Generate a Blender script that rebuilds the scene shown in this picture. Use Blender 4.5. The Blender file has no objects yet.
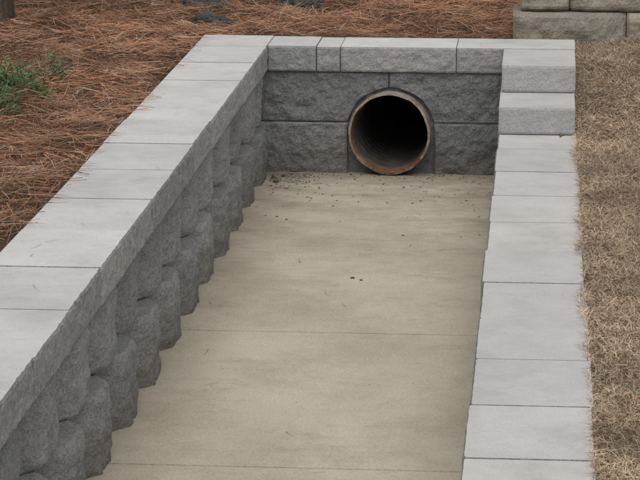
import bpy, bmesh, math, random
import numpy as np
from mathutils import Vector, noise, Matrix
random.seed(7); rng=np.random.default_rng(11)
S=bpy.context.scene
COL=S.collection
# ------------------------------------------------------------------ helpers
def empty(name,loc=(0,0,0)):
    o=bpy.data.objects.new(name,None); o.location=loc; o.empty_display_size=.1; COL.objects.link(o); return o
def link(name,me,mats,parent=None):
    o=bpy.data.objects.new(name,me); COL.objects.link(o)
    for m in (mats if isinstance(mats,(list,tuple)) else [mats]): me.materials.append(m)
    if parent: o.parent=parent
    return o
def fbm(p,s,oct=4,gain=.5):
    v=0;a=1;t=0
    for i in range(oct):
        v+=a*noise.noise(p*s); t+=a; a*=gain; s*=2.03; p=p+Vector((3.1,7.7,1.3))
    return v/t
def _hash(ix,iy,k):
    h=np.sin(ix*127.1+iy*311.7+k*74.7)*43758.5453
    return h-np.floor(h)
def vnoise(x,y,k=0):
    ix=np.floor(x);iy=np.floor(y);fx=x-ix;fy=y-iy
    fx=fx*fx*(3-2*fx);fy=fy*fy*(3-2*fy)
    a=_hash(ix,iy,k);b=_hash(ix+1,iy,k);c=_hash(ix,iy+1,k);d=_hash(ix+1,iy+1,k)
    return (a*(1-fx)+b*fx)*(1-fy)+(c*(1-fx)+d*fx)*fy
def sstep(a,b,x):
    t=np.clip((x-a)/(b-a),0,1); return t*t*(3-2*t)
# ------------------------------------------------------------------ materials
class N:
    def __init__(s,name,rough=.9,spec=.2):
        s.m=bpy.data.materials.new(name); s.m.use_nodes=True; s.t=s.m.node_tree
        s.b=s.t.nodes['Principled BSDF']; s.b.inputs['Roughness'].default_value=rough
        s.b.inputs['Specular IOR Level'].default_value=spec
    def n(s,ty,**kw):
        x=s.t.nodes.new(ty)
        for k,v in kw.items(): setattr(x,k,v)
        return x
    def l(s,a,b): s.t.links.new(a,b)
    def coord(s):
        return s.n('ShaderNodeNewGeometry').outputs['Position']
    def noise(s,scale,detail=5,rough=.6,vec=None,scl=None,dist=0):
        x=s.n('ShaderNodeTexNoise'); x.inputs['Scale'].default_value=scale; x.inputs['Detail'].default_value=min(detail,6)
        x.inputs['Roughness'].default_value=rough; x.inputs['Distortion'].default_value=dist
        v=vec or s.coord()
        if scl:
            mp=s.n('ShaderNodeMapping'); mp.inputs['Scale'].default_value=scl; s.l(v,mp.inputs['Vector']); v=mp.outputs[0]
        s.l(v,x.inputs['Vector']); return x.outputs['Fac']
    def ramp(s,fac,stops):
        r=s.n('ShaderNodeValToRGB'); e=r.color_ramp.elements
        while len(e)<len(stops): e.new(.5)
        for i,(p,c) in enumerate(stops):
            e[i].position=p; e[i].color=(*c,1) if len(c)==3 else c
        s.l(fac,r.inputs[0]); return r.outputs[0]
    def mix(s,fac,a,b,mode='MIX'):
        m=s.n('ShaderNodeMix',data_type='RGBA',blend_type=mode)
        for sock,v in ((m.inputs[0],fac),(m.inputs[6],a),(m.inputs[7],b)):
            if hasattr(v,'links'): s.l(v,sock)
            elif isinstance(v,(int,float)): sock.default_value=v
            else: sock.default_value=(*v,1)
        return m.outputs[2]
    def mul(s,a,b):
        m=s.n('ShaderNodeMath',operation='MULTIPLY')
        for i,v in enumerate((a,b)):
            if hasattr(v,'links'): s.l(v,m.inputs[i])
            else: m.inputs[i].default_value=v
        return m.outputs[0]
    def rng(s,v,a,b,c,d):
        m=s.n('ShaderNodeMapRange'); s.l(v,m.inputs[0])
        for i,q in enumerate((a,b,c,d)): m.inputs[i+1].default_value=q
        return m.outputs[0]
    def bump(s,h,st=.5,d=.01,prev=None):
        b=s.n('ShaderNodeBump'); b.inputs['Strength'].default_value=st; b.inputs['Distance'].default_value=d
        s.l(h,b.inputs['Height'])
        if prev: s.l(prev,b.inputs['Normal'])
        return b.outputs[0]
    def out(s,c,nrm=None):
        s.l(c,s.b.inputs['Base Color'])
        if nrm: s.l(nrm,s.b.inputs['Normal'])
        return s.m
def g(v,t=(1,1,1)): return (v*t[0],v*t[1],v*t[2])

def mat_cap(name,lo,hi,tint):
    k=N(name)
    c=k.ramp(k.noise(5,6,.65),[(.3,g(lo,tint)),(.7,g(hi,tint))])
    inf=k.n('ShaderNodeObjectInfo').outputs['Random']
    c=k.mix(1,c,k.ramp(inf,[(0,(.91,.91,.92)),(1,(1.05,1.04,1.02))]),'MULTIPLY')
    sp=k.ramp(k.noise(260,2,.7),[(.33,(.78,.78,.78)),(.5,(1,1,1)),(.68,(1.1,1.1,1.09))])
    c=k.mix(.6,c,sp,'MULTIPLY')
    dirt=k.ramp(k.noise(2.3,6,.72),[(.48,(0,0,0)),(.75,(1,1,1))])
    c=k.mix(k.mul(dirt,.42),c,(.26,.235,.20))
    d2=k.ramp(k.noise(9,6,.75),[(.54,(0,0,0)),(.75,(1,1,1))])
    c=k.mix(k.mul(d2,.30),c,(.25,.23,.20))
    b=k.bump(k.noise(240,3,.7),.4,.003); b=k.bump(k.noise(25,5,.6),.2,.008,b)
    return k.out(c,b)
M_capL=mat_cap('concrete_cap_grey',.50,.60,(1.01,1,.975))
M_capR=mat_cap('concrete_cap_pale',.47,.56,(1.015,.987,.965))
def mat_split(name,lo,hi,tint,spk=.6,stain=False):
    k=N(name)
    c=k.ramp(k.noise(11,6,.7),[(.28,g(lo,tint)),(.72,g(hi,tint))])
    inf=k.n('ShaderNodeObjectInfo').outputs['Random']
    c=k.mix(1,c,k.ramp(inf,[(0,(.82,.83,.84)),(1,(1.12,1.11,1.08))]),'MULTIPLY')
    sp=k.ramp(k.noise(150,3,.75),[(.34,(.45,.45,.46)),(.5,(1,1,1)),(.7,(1.4,1.4,1.38))])
    c=k.mix(spk,c,sp,'MULTIPLY')
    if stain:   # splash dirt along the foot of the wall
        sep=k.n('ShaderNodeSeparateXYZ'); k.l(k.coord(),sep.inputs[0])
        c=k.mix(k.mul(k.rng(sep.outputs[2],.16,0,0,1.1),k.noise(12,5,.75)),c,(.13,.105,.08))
    b=k.bump(k.noise(120,4,.75),.9,.006); b=k.bump(k.noise(45,4,.7),.7,.010,b)
    return k.out(c,b)
M_split=mat_split('split_face_block',.22,.30,(1.0,1.0,.985),.7,True)
M_splitH=mat_split('split_face_block_dark',.17,.24,(.98,1.0,1.0),.7,True)
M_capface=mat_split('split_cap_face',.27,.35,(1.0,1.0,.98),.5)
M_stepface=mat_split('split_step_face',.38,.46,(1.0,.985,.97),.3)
M_stone=mat_split('tan_stone_block',.22,.36,(1.14,1.0,.82))

k=N('channel_concrete')
P=k.coord()
c=k.ramp(k.noise(2.2,6,.68,scl=(1,.6,1)),[(.3,(.46,.41,.32)),(.55,(.54,.49,.395)),(.75,(.59,.55,.46))])
st=k.ramp(k.noise(1.7,6,.8,scl=(1.3,1.1,1)),[(.46,(0,0,0)),(.72,(.7,.7,.7))])
c=k.mix(st,c,(.36,.30,.215))
st=k.ramp(k.noise(3.4,6,.85,scl=(1.0,1.7,1)),[(.53,(0,0,0)),(.68,(.42,.42,.42))])
c=k.mix(st,c,(.30,.25,.18))
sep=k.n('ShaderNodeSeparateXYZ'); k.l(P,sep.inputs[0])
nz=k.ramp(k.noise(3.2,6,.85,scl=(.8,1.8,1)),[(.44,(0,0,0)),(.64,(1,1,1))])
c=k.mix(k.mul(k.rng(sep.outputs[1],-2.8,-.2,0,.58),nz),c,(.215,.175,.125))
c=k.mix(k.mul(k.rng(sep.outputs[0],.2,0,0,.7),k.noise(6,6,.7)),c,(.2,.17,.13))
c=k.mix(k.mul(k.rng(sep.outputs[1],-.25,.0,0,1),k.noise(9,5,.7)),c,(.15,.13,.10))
c=k.mix(.9,c,k.ramp(k.noise(130,4,.8),[(.33,(.72,.71,.70)),(.52,(1,1,1)),(.7,(1.13,1.13,1.12))]),'MULTIPLY')
pit=k.ramp(k.noise(38,4,.7),[(.68,(0,0,0)),(.74,(1,1,1))])
c=k.mix(k.mul(pit,.55),c,(.16,.13,.1))
b=k.bump(k.noise(170,3,.7),.4,.003); b=k.bump(k.noise(14,6,.7,scl=(.5,2,1)),.3,.01,b)
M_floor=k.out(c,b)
k=N('mortar'); c=k.ramp(k.noise(40,5,.7),[(.3,(.09,.09,.09)),(.7,(.2,.2,.195))]); M_mortar=k.out(c,k.bump(k.noise(60,5,.7),.8,.01))

k=N('ground_soil')
P=k.coord(); sep=k.n('ShaderNodeSeparateXYZ'); k.l(P,sep.inputs[0])
straw=k.ramp(k.noise(30,6,.75),[(.3,(.05,.028,.018)),(.6,(.13,.075,.045)),(.8,(.21,.125,.08))])
gr=k.ramp(k.noise(45,6,.75),[(.3,(.10,.075,.05)),(.6,(.22,.165,.11)),(.8,(.31,.25,.17))])
gx=k.n('ShaderNodeMath',operation='GREATER_THAN'); k.l(sep.outputs[0],gx.inputs[0]); gx.inputs[1].default_value=1.0
gy=k.n('ShaderNodeMath',operation='LESS_THAN'); k.l(sep.outputs[1],gy.inputs[0]); gy.inputs[1].default_value=.45
c=k.mix(k.mul(gx.outputs[0],gy.outputs[0]),straw,gr)
M_ground=k.out(c,k.bump(k.noise(70,5,.7),.8,.02))

def mat_attr(name,rough=.8):
    k=N(name,rough,.25)
    a=k.n('ShaderNodeAttribute',attribute_name='Col')
    return k.out(a.outputs['Color'])
M_straw=mat_attr('pine_needle_litter'); M_grass=mat_attr('dormant_grass'); M_leaf=mat_attr('green_foliage',.6); M_bits=mat_attr('litter_bits')

def rust(name,b0,b1):
    k=N(name); P=k.n('ShaderNodeTexCoord').outputs['Object']
    sep=k.n('ShaderNodeSeparateXYZ'); k.l(P,sep.inputs[0])
    base=k.ramp(k.noise(22,6,.75),[(.3,(.18,.155,.13)),(.6,(.32,.285,.24)),(.75,(.42,.39,.345))])
    rc=k.ramp(k.noise(34,6,.7),[(.3,(.09,.042,.024)),(.6,(.20,.10,.055)),(.75,(.30,.18,.115))])
    low=k.rng(sep.outputs[2],.0,-.15,b0,b1)
    ad=k.n('ShaderNodeMath',operation='ADD'); k.l(low,ad.inputs[0]); k.l(k.noise(14,6,.8),ad.inputs[1])
    m=k.ramp(ad.outputs[0],[(.54,(0,0,0)),(.68,(1,1,1))])
    c=k.mix(m,base,rc)
    return k.out(c,k.bump(k.noise(90,5,.7),.7,.005))
M_rim=rust('pipe_rim_weathered',.04,.15); M_lip=rust('pipe_lip_rusty',.12,.24)
k=N('pipe_inside')
c=k.ramp(k.noise(7,6,.7,scl=(1,.4,1)),[(.3,(.045,.04,.035)),(.55,(.10,.088,.075)),(.75,(.18,.16,.135))])
M_pin=k.out(c,k.bump(k.noise(60,4,.7),.5,.005))
k=N('rock_dark'); c=k.ramp(k.noise(12,6,.7),[(.3,(.03,.03,.03)),(.7,(.14,.135,.13))]); M_rock=k.out(c,k.bump(k.noise(50,5,.7),.8,.01))
k=N('pine_bark'); c=k.ramp(k.noise(16,6,.7,scl=(1,1,.3)),[(.35,(.03,.024,.02)),(.65,(.13,.095,.07))]); M_bark=k.out(c,k.bump(k.noise(22,5,.7,scl=(1,1,.3)),1,.03))

# ------------------------------------------------------------------ blocks
def block(name,parent,mat,frame,a0,a1,z0,z1,back,nu=30,nv=14,facet=0.0,rough=.008,rscale=14,rnd=.004,front=0.0,bnd=None,gap=.0015,facemat=None,chip=.006,sidemat=False):
    """frame(a,o,z)->world. a: along wall, o: outwards, z: up"""
    a0+=gap;a1-=gap
    verts=[];seed=Vector((random.uniform(-50,50),random.uniform(-50,50),random.uniform(-50,50)))
    W=(a1-a0);H=(z1-z0); sk=random.uniform(-.09,.09); fk=random.uniform(.85,1.1)
    for j in range(nv+1):
        for i in range(nu+1):
            u=i/nu;v=j/nv
            if bnd: a,z=bnd(u,v)
            else: a=a0+W*u; z=z0+H*v
            d=0
            if facet:
                uu=abs(2*u-1+sk*.5)
                t=max(0,uu-.34)/.66
                d=-facet*fk*min(1.05,t)**1.15
            eu=min(u,1-u)*W; ev=min(v,1-v)*H
            for e,r in ((eu,rnd),(ev,rnd)):
                if e<r: d-= r*(1-math.sqrt(max(0,1-(1-e/r)**2)))*.9
            p=Vector((a,z,0))+seed
            nn=fbm(p,rscale,5,.55)
            border=min(1,.35+min(eu,ev)/.02)
            d+=rough*nn*2.2*border
            if facet>0:
                ed=min(1,ev/.022)
                d-= (1-ed)*chip*(1+2.0*noise.noise(p*18))
            verts.append((a,front+d,z))
    nf=len(verts)
    faces=[]
    st=nu+1
    for j in range(nv):
        for i in range(nu):
            k=j*st+i; faces.append((k,k+1,k+st+1,k+st))
    nfront=len(faces)
    ring=[i for i in range(st)]+[j*st+nu for j in range(1,nv+1)]+[nv*st+i for i in range(nu-1,-1,-1)]+[j*st for j in range(nv-1,0,-1)]
    bi=[]
    for r in ring:
        a,o,z=verts[r]; verts.append((a,front-back,z)); bi.append(len(verts)-1)
    n=len(ring)
    for q in range(n): faces.append((ring[q],bi[q],bi[(q+1)%n],ring[(q+1)%n]))
    faces.append(tuple(bi))
    me=bpy.data.meshes.new(name); me.from_pydata([frame(*p) for p in verts],[],faces)
    if facemat:
        mi=np.zeros(len(faces),dtype=np.int32); mi[:nfront]=1
        if sidemat:   # end faces in the joints share the rough face colour
            mi[nfront+nu:nfront+nu+nv]=1; mi[nfront+2*nu+nv:nfront+2*nu+2*nv]=1
        me.polygons.foreach_set('material_index',mi)
    bm=bmesh.new(); bm.from_mesh(me); bmesh.ops.recalc_face_normals(bm,faces=bm.faces); bm.to_mesh(me); bm.free()
    return link(name,me,[mat,facemat] if facemat else mat,parent)

B=.457; BL=.43; CH=.1016; BH=.2032
YEND=-11.9
# --- left wall
LW=empty('retaining_wall')
fL=lambda off:(lambda a,o,z:(o+off,a,z))
for row in range(2):
    y=0.0 if row==0 else BL/2
    n=0
    while y>YEND:
        far=y<-6.5
        a1=min(y,-.004)
        block(f'block_{row}_{n}',LW,M_split,fL(.006-row*.024+random.uniform(-.004,.004)),y-BL,a1,row*BH+(-.03 if row==0 else .002),(row+1)*BH,.24,
              nu=14 if far else 60,nv=8 if far else 28,facet=.115,rough=.0075,rscale=18,rnd=.005,gap=.003,chip=.006)
        y-=BL;n+=1
edges=[.295,-.03]
while edges[-1]>YEND: edges.append(edges[-1]-.45)
for n,(a1,a0) in enumerate(zip(edges[:-1],edges[1:])):
    z=2*BH+.003
    block(f'cap_{n}',LW,M_capL,fL(-.003+random.uniform(-.0012,.0012)),a0,a1,z,2*BH+CH+random.uniform(-.002,.003),.287,nu=60,nv=14,rough=.0055,rscale=28,rnd=.004,gap=.0018,facemat=M_capface,sidemat=True)
# --- head wall
HW=empty('culvert_headwall')
fH=lambda a,o,z:(a,-o,z)
PX,PZ,PR=.487,.168,.163
RH=.174
def hole_top(x):
    d=abs(x-PX)
    if d>=RH: return BH
    return max(BH,PZ+math.sqrt(RH*RH-d*d)*(1+.012*math.cos(math.atan2(math.sqrt(RH*RH-d*d),d)*8)))
def hole_side(z):
    dz=z-PZ
    if dz<=0: return RH
    return math.sqrt(max(0,RH*RH-dz*dz))
JX=.478
XL=-.13
def lbl(u,v):
    z=-.03+(BH+.03)*v; return (XL+(PX-hole_side(z)-XL)*u,z)
def lbr(u,v):
    z=-.03+(BH+.03)*v; x0=PX+hole_side(z); return (x0+(.93-x0)*u,z)
block('block_low_left',HW,M_splitH,fH,0,.3,-.03,BH,.25,nu=54,nv=32,rough=.009,rscale=20,rnd=.006,bnd=lbl)
block('block_low_right',HW,M_splitH,fH,0,.3,-.03,BH,.25,nu=44,nv=32,rough=.009,rscale=20,rnd=.006,bnd=lbr)
def ub(xa,xb):
    def f(u,v):
        x=xa+(xb-xa)*u; zb=hole_top(x)+.002; return x,zb+(2*BH-zb)*v
    return f
block('block_top_left',HW,M_splitH,fH,0,.46,BH,2*BH,.25,nu=90,nv=30,rough=.009,rscale=20,rnd=.006,front=-.004,bnd=ub(XL,JX-.002))
block('block_top_right',HW,M_splitH,fH,0,.46,BH,2*BH,.25,nu=80,nv=30,rough=.009,rscale=20,rnd=.006,front=-.002,bnd=ub(JX+.002,.93))
for n,(a,b_) in enumerate([(-.003,.192),(.192,.287),(.287,.745),(.745,1.212)]):
    block(f'cap_{n}',HW,M_capL,fH,a,b_,2*BH+.003,2*BH+CH+random.uniform(-.001,.002),.285,nu=50,nv=14,rough=.005,rscale=26,rnd=.004,front=.012,facemat=M_capface,sidemat=True)
block('core',HW,M_splitH,fH,.935,1.20,-.03,2*BH-.004,.25,nu=12,nv=10,front=-.01)
vs=[];fs=[];seg=64
for i in range(seg):
    t=2*math.pi*i/seg; ct,s_=math.cos(t),math.sin(t)
    for q,r in enumerate((.155,.172,.20,.26)):
        vs.append((PX+r*ct,.016+(.0 if q==0 else .006*noise.noise(Vector((ct*4,s_*4,q))) ) +q*.004,PZ+r*s_))
for i in range(seg):
    for q in range(3):
        a=i*4+q;b=((i+1)%seg)*4+q; fs.append((a,b,b+1,a+1))
me=bpy.data.meshes.new('mortar'); me.from_pydata(vs,[],fs); link('mortar_collar',me,M_mortar,HW)
# --- right wall
RW=empty('retaining_wall')
fR=lambda off:(lambda a,o,z:(off-o,a,z))
y=-.004;n=0
while y>YEND:
    block(f'block_{n}',RW,M_split,fR(.93),y-BL,y,-.03,BH-.002,.26,nu=30,nv=14,facet=.09,rough=.006,rscale=20,rnd=.006); y-=BL;n+=1
edges=[-.02,-.69,-1.12,-1.56]
while edges[-1]>YEND: edges.append(edges[-1]-.427)
for n,(a1,a0) in enumerate(zip(edges[:-1],edges[1:])):
    block(f'cap_{n}',RW,M_capR,fR(.925+random.uniform(-.003,.003)),a0,a1,BH+.001,BH+CH+random.uniform(-.002,.0025),.283,nu=40,nv=8,rough=.003,rscale=30,rnd=.004,gap=.0024,facemat=M_capface,sidemat=True)
fS=lambda yo:(lambda a,o,z:(a,yo-o,z))
block('step_cap_low',RW,M_capR,fS(-.83),.926,1.206,BH+CH+.003,BH+2*CH-.001,.80,nu=30,nv=12,rough=.002,rscale=26,rnd=.004,facemat=M_stepface)
block('step_cap_top',RW,M_capR,fS(-.475),.930,1.209,BH+2*CH+.002,BH+3*CH,.455,nu=30,nv=12,rough=.002,rscale=26,rnd=.004,facemat=M_stepface)
# --- stone wall behind
SW=empty('stone_garden_wall')
for row,(z0,z1,off,js) in enumerate([(.30,.602,.0,[.96,1.42,1.88,2.34,2.8,3.26,3.72]),(.605,.80,-.035,[.99,1.19,1.65,2.11,2.57,3.03,3.6]),(.803,1.0,-.07,[1.02,1.42,1.88,2.34,2.8,3.26,3.6])]):
    for n,(a,b_) in enumerate(zip(js[:-1],js[1:])):
        block(f'stone_{row}_{n}',SW,M_stone,(lambda a,o,z,off=off:(a,.36-o,z)),a,b_,z0,z1,.26,nu=36,nv=18,facet=.02,rough=.014,rscale=11,rnd=.02,front=off,chip=.01)

# --- channel floor slabs
CF=empty('concrete_channel_floor')
ed=[.30,-2.65,-4.07,-5.5,-6.92,-8.34,-9.76,-11.9]
for n,(a1,a0) in enumerate(zip(ed[:-1],ed[1:])):
    bm=bmesh.new(); bmesh.ops.create_cube(bm,size=1)
    x0,x1=-.10,.99
    gp=.004
    for v in bm.verts:
        v.co=Vector(((x0+x1)/2+v.co.x*(x1-x0),(a0+a1)/2+v.co.y*(a1-a0-gp),-.05+v.co.z*.1))
    bmesh.ops.bevel(bm,geom=list(bm.edges),offset=.003,segments=2,affect='EDGES')
    me=bpy.data.meshes.new('slab'); bm.to_mesh(me); bm.free(); link(f'slab_{n}',me,M_floor,CF)

# --- pipe
DP=empty('drain_pipe',(PX,0,PZ))
def tube(name,r0,r1,y0,y1,mat,seg=96,rings=60,corr=.0,wob=.0):
    vs=[];fs=[]
    for j in range(rings+1):
        y=y0+(y1-y0)*j/rings
        for i in range(seg):
            t=2*math.pi*i/seg
            rr=r0+(r1-r0)*j/rings+corr*math.sin(y*2*math.pi/.068)
            pv=Vector((math.cos(t),y*4,math.sin(t)))
            rr+=wob*(noise.noise(pv*1.5)+.6*noise.noise(pv*5)+.3*noise.noise(pv*14))
            yy=y+(wob*1.2*noise.noise(pv*4) if y<-.02 else 0)
            vs.append((rr*math.cos(t),yy,rr*math.sin(t)))
    for j in range(rings):
        for i in range(seg):
            a=j*seg+i;b=j*seg+(i+1)%seg; fs.append((a,b,b+seg,a+seg))
    me=bpy.data.meshes.new(name); me.from_pydata(vs,[],fs)
    for p in me.polygons:p.use_smooth=True
    return link(name,me,mat,DP)
Yf=-.045
tube('outer_shell',PR,PR,Yf,.4,M_rim,wob=.004)
tube('rim_face',PR,PR-.009,Yf,Yf-.002,M_rim,rings=4,wob=.004)
tube('inner_lip',PR-.009,PR-.013,Yf-.002,.03,M_lip,rings=8,wob=.004)
tube('inner_wall',PR-.013,PR-.021,.03,2.6,M_pin,rings=300,corr=.0022,wob=.003)
bm=bmesh.new(); bmesh.ops.create_circle(bm,cap_ends=True,segments=48,radius=PR); bmesh.ops.rotate(bm,verts=bm.verts,matrix=Matrix.Rotation(math.pi/2,3,'X')); bmesh.ops.translate(bm,verts=bm.verts,vec=(0,2.59,0))
me=bpy.data.meshes.new('far_end'); bm.to_mesh(me); bm.free(); link('far_end',me,M_pin,DP)
vs=[];fs=[]
for j in range(60):
    y=.05+2.53*j/59
    for i in range(17):
        x=-.10+.20*i/16; z=-.152+.032*min(1,j/25)**.6+.006*noise.noise(Vector((x*20,y*9,0)))
        vs.append((x,y,z))
for j in range(59):
    for i in range(16):
        a=j*17+i; fs.append((a,a+1,a+18,a+17))
me=bpy.data.meshes.new('silt'); me.from_pydata(vs,[],fs); link('silt_bed',me,M_pin,DP)
DP.rotation_euler=(0,0,math.radians(-3))

# ------------------------------------------------------------------ ground
def gh(x,y,fine=True):
    x=np.asarray(x,float);y=np.asarray(y,float)
    left=.468+.10*sstep(-.35,-3,x)
    back=.485+.05*sstep(.3,3,y)
    rt=.288+ (.475-.288)*sstep(-.95,-.05,y)+.10*sstep(1.25,1.9,x)*sstep(-1.0,.3,y)+.02*sstep(1.3,2,x)
    wr=sstep(.9,1.2,x)
    zz=left*(1-wr)+rt*wr
    wb=sstep(.1,.4,y)
    zz=zz*(1-wb*(1-wr))+back*wb*(1-wr)
    wr2=wr*sstep(.5,1.2,y); zz=zz*(1-wr2)+(.55)*wr2
    zz=zz+.4*(vnoise(x/30,y/30,5)-.5)*sstep(6,40,np.hypot(x,y))
    if fine:
        edge=np.minimum(1,np.maximum(0,np.maximum(np.maximum(-.3-x,y-.3),x-1.22))/.12)
        amp=np.where((x>1.1)&(y<.5),.014,.05)
        zz=zz+edge*amp*((vnoise(x*5,y*5,1)-.5)+.6*(vnoise(x*13,y*13,2)-.5))
    return zz
def axis(lo,hi,step,extra,farlo,farhi):
    c=list(np.arange(lo,hi+1e-6,step))+extra
    v=lo;s=step
    while v>farlo: s*=1.5; v-=s; c.append(v)
    v=hi;s=step
    while v<farhi: s*=1.5; v+=s; c.append(v)
    c=sorted(c); o=[c[0]]
    for q in c[1:]:
        if q-o[-1]>.004:o.append(q)
    return np.array(o)
xs=axis(-4,4,.05,[-.245,-.17,1.10,1.17],-300,300)
ys=axis(-12.5,4,.06,[.13,.2,-12.0],-300,300)
X,Y=np.meshgrid(xs,ys)
Z=gh(X,Y)
tr=(X>-.21)&(X<1.14)&(Y<.165)&(Y>-12.1)
Z=np.where(tr,-.16,Z)
nx,ny=len(xs),len(ys)
co=np.stack([X.ravel(),Y.ravel(),Z.ravel()],1)
idx=np.arange(nx*ny).reshape(ny,nx)
q=np.stack([idx[:-1,:-1].ravel(),idx[:-1,1:].ravel(),idx[1:,1:].ravel(),idx[1:,:-1].ravel()],1)
# opening in the earth bank where the pipe passes through (behind the headwall blocks)
zq=co[q][:,:,2]; cx=co[q][:,:,0].mean(1); cy=co[q][:,:,1].mean(1)
q=q[~((zq.max(1)-zq.min(1)>.3)&(cy>0)&(cx>.20)&(cx<.78))]
def npmesh(name,co,q,col=None,mat=None,smooth=False,parent=None):
    me=bpy.data.meshes.new(name)
    me.vertices.add(len(co)); me.vertices.foreach_set('co',co.astype(np.float32).ravel())
    k=q.shape[1]
    me.loops.add(q.size); me.loops.foreach_set('vertex_index',q.astype(np.int32).ravel())
    me.polygons.add(len(q)); me.polygons.foreach_set('loop_start',np.arange(0,q.size,k,dtype=np.int32))
    me.polygons.foreach_set('use_smooth',np.full(len(q),smooth))
    me.update(calc_edges=True)
    if col is not None:
        a=me.color_attributes.new('Col','FLOAT_COLOR','POINT')
        a.data.foreach_set('color',np.concatenate([col,np.ones((len(col),1))],1).astype(np.float32).ravel())
    me.validate()
    return link(name,me,mat,parent)
npmesh('ground',co,q,mat=M_ground,smooth=True)

# ------------------------------------------------------------------ ribbons
def ribbons(base,head,pitch,length,width,bend,droop,cols,seg=4,roll=None):
    n=len(base); t=np.linspace(0,1,seg+1)
    cur=base.copy(); P=[cur.copy()]
    for s in range(seg):
        h=head+bend*(s+.5)/seg; pt=pitch-droop*(s+.5)/seg
        d=np.stack([np.cos(h)*np.cos(pt),np.sin(h)*np.cos(pt),np.sin(pt)],1)*(length/seg)[:,None]
        cur=cur+d; P.append(cur.copy())
    P=np.stack(P,1)
    roll=rng.uniform(-1,1,n) if roll is None else roll
    side=np.stack([-np.sin(head)*np.cos(roll),np.cos(head)*np.cos(roll),np.sin(roll)],1)
    taper=(1-.75*t**2)[None,:,None]
    o=side[:,None,:]*width[:,None,None]*.5*taper
    co=np.stack([P-o,P+o],2).reshape(-1,3)
    b=(np.arange(n)*(seg+1)*2)[:,None]+np.arange(seg)[None]*2
    q=np.stack([b,b+1,b+3,b+2],-1).reshape(-1,4)
    c=np.repeat(cols,(seg+1)*2,0)
    return co,q,c
def pick(n,pal,w,jit=.18):
    pal=np.array(pal); i=rng.choice(len(pal),n,p=np.array(w)/sum(w))
    return pal[i]*(1+rng.uniform(-jit,jit,(n,1)))*(1+rng.uniform(-.04,.04,(n,3)))
STR=[(.37,.188,.104),(.285,.14,.076),(.44,.265,.165),(.155,.083,.05),(.48,.36,.265),(.31,.20,.145)]
def straw_xy(n,x0,x1,y0,y1):
    x=rng.uniform(x0,x1,n);y=rng.uniform(y0,y1,n)
    ok=(x<-.285)|((y>.315)&((x<.93)|(y>.62)))
    return x[ok],y[ok]
xa,ya=straw_xy(115000,-2.6,1.0,-3.6,2.2)
xb,yb=straw_xy(35000,-4.5,3.5,-6,5)
x=np.concatenate([xa,xb]);y=np.concatenate([ya,yb])
n=len(x)
head=vnoise(x*2.5,y*2.5,9)*9+rng.normal(0,.9,n)
L=rng.uniform(.06,.18,n)
bx=x-np.cos(head)*L*.5; by=y-np.sin(head)*L*.5
zb=gh(x,y)+rng.uniform(0,1,n)**1.6*.035+.03*(vnoise(x*7,y*7,12)-.4)
mx=np.maximum(bx,bx+np.cos(head)*L)
over=((mx>-.30)&(by<.33)&(x<-.2))|((x>-.3)&(np.minimum(by,by+np.sin(head)*L)<.31))
clump=vnoise(y*4+x*4,x*0+3.3,44)
keep=~over|(rng.uniform(0,1,n)<.10+.6*sstep(.45,.9,clump))
zb=np.where(over,np.maximum(zb,.512+rng.uniform(0,.006,n)),zb)
pitch=np.where(over,rng.uniform(-.02,.04,n),rng.normal(0,.18,n))
zb=zb-np.where(over,0,np.sin(pitch)*L*.5)
cols=pick(n,STR,[5,4,3,2.6,1.2,2])
cols*= (.62+.7*vnoise(x*3,y*3,20))[:,None]
cols*= (.8+.4*vnoise(x*11,y*11,23))[:,None]
base=np.stack([bx,by,zb],1)[keep]
k_=keep
co,q,c=ribbons(base,head[k_],pitch[k_],L[k_],rng.uniform(.0012,.0026,n)[k_],rng.normal(0,.6,n)[k_],np.where(over,.02,rng.normal(.1,.25,n))[k_],cols[k_],seg=3)
npmesh('pine_straw',co,q,c,M_straw)
m=60
x=np.concatenate([rng.uniform(-.28,-.03,26),rng.uniform(.0,.9,24),rng.uniform(0,.9,10)]);y=np.concatenate([rng.uniform(-5,0,26),rng.uniform(-4.6,-.1,24),rng.uniform(.02,.26,10)])
z=np.concatenate([np.full(26,.5125),np.full(24,.003),np.full(10,.5125)])
co,q,c=ribbons(np.stack([x,y,z],1),rng.uniform(0,6.28,m),np.zeros(m),rng.uniform(.03,.09,m),np.full(m,.0014),rng.normal(0,.6,m),np.zeros(m),pick(m,STR,[3,3,1,3,0.5,1]),roll=np.zeros(m))
npmesh('loose_pine_needles',co,q,c,M_straw)

# grass
GR=[(.48,.37,.265),(.38,.28,.19),(.56,.46,.35),(.24,.165,.11),(.33,.28,.15),(.42,.29,.21)]
def gxy(n,x0,x1,y0,y1):
    x=rng.uniform(x0,x1,n);y=rng.uniform(y0,y1,n); ok=(y<.36); return x[ok],y[ok]
xa,ya=gxy(190000,1.205,1.85,-5.2,.36); xb,yb=gxy(60000,1.21,3.6,-7,.36)
x=np.concatenate([xa,xb]);y=np.concatenate([ya,yb]);n=len(x)
z=gh(x,y)+rng.uniform(-.006,.012,n)
cr=sstep(.45,.95,vnoise(y*5,y*0,8))*.022*(x<1.235)*(y<-.9)
x=x-cr*rng.uniform(0,1,n)
z=np.where((x<1.212)&(y<-.8),np.maximum(z,.306),z)
head=rng.uniform(0,6.28,n)
co,q,c=ribbons(np.stack([x,y,z],1),head,rng.uniform(-.1,1.1,n),rng.uniform(.012,.036,n),rng.uniform(.0010,.0022,n),rng.normal(0,.8,n),rng.uniform(0,1.6,n),pick(n,GR,[5,4,3,2.2,.8,1.8])*(.70+.55*vnoise(x*4,y*4,31))[:,None]*(.8+.45*vnoise(x*15,y*15,32))[:,None],seg=2)
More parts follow.
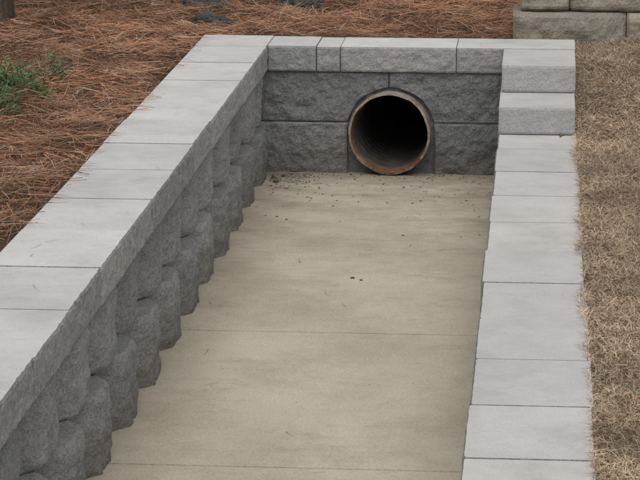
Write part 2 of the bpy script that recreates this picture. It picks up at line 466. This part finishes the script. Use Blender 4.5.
npmesh('dormant_grass',co,q,c,M_grass)

# green plant
def plant(name,blobs,n):
    CO=[];Q=[];C=[];off=0
    for (cx,cy,R,Hh,w) in blobs:
        nn=int(n*w)
        r=R*np.sqrt(rng.uniform(0,1,nn)); t=rng.uniform(0,6.28,nn)
        x=cx+r*np.cos(t)*1.3; y=cy+r*np.sin(t)*1.3
        ok=vnoise(x*16,y*16,6)>.25; x=x[ok];y=y[ok];t=t[ok];r=r[ok];nn=len(x)
        z=gh(x,y)+.02+rng.uniform(.0,1,nn)*Hh*(1-.6*(r/R)**2)*(.3+1.0*vnoise(x*18,y*18,3))
        col=pick(nn,[(.07,.13,.05),(.10,.18,.07),(.16,.22,.09),(.04,.075,.035),(.2,.17,.09)],[4,4,1.5,2,1],.3)
        co,q,c=ribbons(np.stack([x,y,z],1),t+rng.normal(0,1.0,nn),rng.uniform(-.1,1.1,nn),rng.uniform(.02,.06,nn),rng.uniform(.002,.0045,nn),rng.normal(0,.6,nn),rng.uniform(0,.9,nn),col,seg=3)
        CO.append(co);Q.append(q+off);C.append(c);off+=len(co)
        m=40; tt=rng.uniform(0,6.28,m)
        co,q,c=ribbons(np.stack([cx+rng.normal(0,.03,m),cy+rng.normal(0,.03,m),np.full(m,float(gh(cx,cy)))],1),tt,rng.uniform(.2,1.1,m),rng.uniform(.06,.17,m),np.full(m,.004),rng.normal(0,.5,m),rng.uniform(0,.8,m),pick(m,[(.14,.09,.05)],[1]),seg=3)
        CO.append(co);Q.append(q+off);C.append(c);off+=len(co)
    npmesh(name,np.concatenate(CO),np.concatenate(Q),np.concatenate(C),M_leaf)
plant('juniper_shrub',[(-.88,-1.60,.14,.15,.46),(-.80,-1.25,.11,.13,.34),(-.76,-.85,.07,.09,.10),(-1.0,-1.0,.10,.11,.25)],3600)

# debris on floor
vs=[];fs=[];cc=[]
def bit(x,y,z,s,col):
    k=len(vs);a=random.uniform(0,6.28)
    m=random.randint(4,6)
    for i in range(m):
        t=a+i*2*math.pi/m; r=s*random.uniform(.5,1.2)
        vs.append((x+r*math.cos(t),y+r*math.sin(t)*.8,z+random.uniform(.0,.25)*s)); cc.append(col)
    vs.append((x,y,z+s*.45)); cc.append(col)
    for i in range(m): fs.append((k+i,k+(i+1)%m,k+m))
for _ in range(620):
    r_=random.random()
    if r_<.45: x=.02+abs(random.gauss(0,.10));y=-abs(random.gauss(0,.18))-.02
    elif r_<.75: x=random.uniform(.02,.9);y=-abs(random.gauss(0,.06))-.015
    else: x=random.uniform(.02,.9);y=-abs(random.gauss(0,.5))-.015
    if not .015<x<.9: continue
    c_=random.choice([(.07,.05,.035),(.11,.08,.055),(.2,.17,.13),(.26,.25,.23),(.05,.04,.035)])
    bit(x,y,.001,random.uniform(.0015,.0065),c_)
for (x,y,s) in [(.47,-1.9,.010),(.50,-1.93,.008),(.05,-.22,.018),(.07,-.1,.02),(.03,-.13,.018),(.60,-1.2,.006),(.12,-.9,.007),(.16,-.95,.006),(.4,-.6,.007)]:
    bit(x,y,.001,s,(.06,.05,.042))
for _ in range(90): bit(random.uniform(.0,.9),random.uniform(-5,-.2),.001,random.uniform(.0012,.003),(.09,.07,.05))
me=bpy.data.meshes.new('leaf_litter'); me.from_pydata(vs,[],fs)
a=me.color_attributes.new('Col','FLOAT_COLOR','POINT')
for i,c_ in enumerate(cc): a.data[i].color=(*c_,1)
link('leaf_litter',me,M_bits)

# rocks
def rock(x,y,r,sx,sy,sz,sd):
    bm=bmesh.new(); bmesh.ops.create_icosphere(bm,subdivisions=5,radius=r)
    for v in bm.verts:
        p=v.co.normalized()*1.0+Vector((sd,sd*2,0))
        f=1+.45*fbm(p,1.3,2)+.45*fbm(p,3.4,4)
        v.co=Vector((v.co.x*sx*f,v.co.y*sy*f,v.co.z*sz*f))
    me=bpy.data.meshes.new('rock'); bm.to_mesh(me); bm.free()
    o=link('rock',me,M_rock); o.location=(x,y,float(gh(x,y))-.01); return o
rock(-.31,.74,.075,1.2,.9,.8,3)
rock(-.38,1.15,.09,1.2,.9,.8,21)
rock(.02,1.3,.09,1.1,.9,1.0,5)
# pine tree back left
TX,TY=-1.29,.66
PT=empty('pine_tree',(TX,TY,float(gh(TX,TY))))
vs=[];fs=[];seg=28
def limb(p0,p1,r0,r1,n=8,w=.02,sd=0):
    k=len(vs); d=(p1-p0); dn=d.normalized(); u=dn.orthogonal().normalized(); v=dn.cross(u)
    for j in range(n+1):
        t=j/n; c=p0+d*t+Vector((noise.noise(Vector((t*2,sd,0))),noise.noise(Vector((t*2,sd,5))),0))*w
        r=r0+(r1-r0)*t
        for i in range(seg):
            a=2*math.pi*i/seg; rr=r*(1+.2*noise.noise(Vector((math.cos(a)*3.5,math.sin(a)*3.5,t*9+sd))))
            if r0>.1: rr*=1+.5*math.exp(-t*60)
            vs.append(c+u*rr*math.cos(a)+v*rr*math.sin(a))
    for j in range(n):
        for i in range(seg):
            a=k+j*seg+i;b=k+j*seg+(i+1)%seg; fs.append((a,b,b+seg,a+seg))
limb(Vector((0,0,-.1)),Vector((.1,.1,7)),.12,.04,120,.12,1)
tips=[]
for i in range(22):
    z=3.2+i*.17; a=i*2.4; Lb=1.3*(1-(z-3)/5.5)+.2
    p0=Vector((.014*z,.014*z,z)); p1=p0+Vector((math.cos(a)*Lb,math.sin(a)*Lb,.25))
    limb(p0,p1,.025,.006,6,.03,i)
    for t in np.linspace(.4,1,6): tips.append(p0.lerp(p1,float(t)))
me=bpy.data.meshes.new('trunk'); me.from_pydata([tuple(v) for v in vs],[],fs)
for p in me.polygons:p.use_smooth=True
link('trunk_and_limbs',me,M_bark,PT)
tp=np.array([tuple(t) for t in tips]); m=len(tp)*60
b0=np.repeat(tp,60,0)+rng.normal(0,.07,(m,3))
co,q,c=ribbons(b0,rng.uniform(0,6.28,m),rng.uniform(-.5,1.2,m),rng.uniform(.1,.2,m),np.full(m,.003),np.zeros(m),rng.uniform(0,.5,m),pick(m,[(.05,.09,.035),(.07,.12,.045)],[1,1]),seg=2)
npmesh('needles',co,q,c,M_leaf,parent=PT)

# ------------------------------------------------------------------ light / camera
W=bpy.data.worlds.new('World'); S.world=W; W.use_nodes=True; t=W.node_tree
sky=t.nodes.new('ShaderNodeTexSky'); sky.sky_type='NISHITA'; sky.sun_disc=False
EL,AZ=math.radians(58),math.radians(175)
sky.sun_elevation=EL; sky.sun_rotation=AZ
hs=t.nodes.new('ShaderNodeHueSaturation'); hs.inputs['Saturation'].default_value=.08
t.links.new(sky.outputs[0],hs.inputs['Color']); t.links.new(hs.outputs[0],t.nodes['Background'].inputs[0])
t.nodes['Background'].inputs[1].default_value=.15
sl=bpy.data.lights.new('sun','SUN'); sl.energy=1.5; sl.angle=math.radians(60); sl.color=(1,.975,.94)
so=bpy.data.objects.new('sun',sl); COL.objects.link(so)
sd=Vector((math.sin(AZ)*math.cos(EL),math.cos(AZ)*math.cos(EL),math.sin(EL)))
so.rotation_euler=sd.to_track_quat('Z','Y').to_euler(); so.location=sd*20
cam=bpy.data.cameras.new('Camera'); cam.sensor_width=36; cam.lens=2700/640*36; cam.clip_end=2000; cam.clip_start=.05
oc=bpy.data.objects.new('Camera',cam); COL.objects.link(oc); S.camera=oc
oc.location=(1.078,-10.57,1.964); oc.rotation_euler=(math.radians(90-11.92),0,math.radians(4.72))
S.view_settings.view_transform='Standard'; S.view_settings.look='None'; S.view_settings.exposure=0
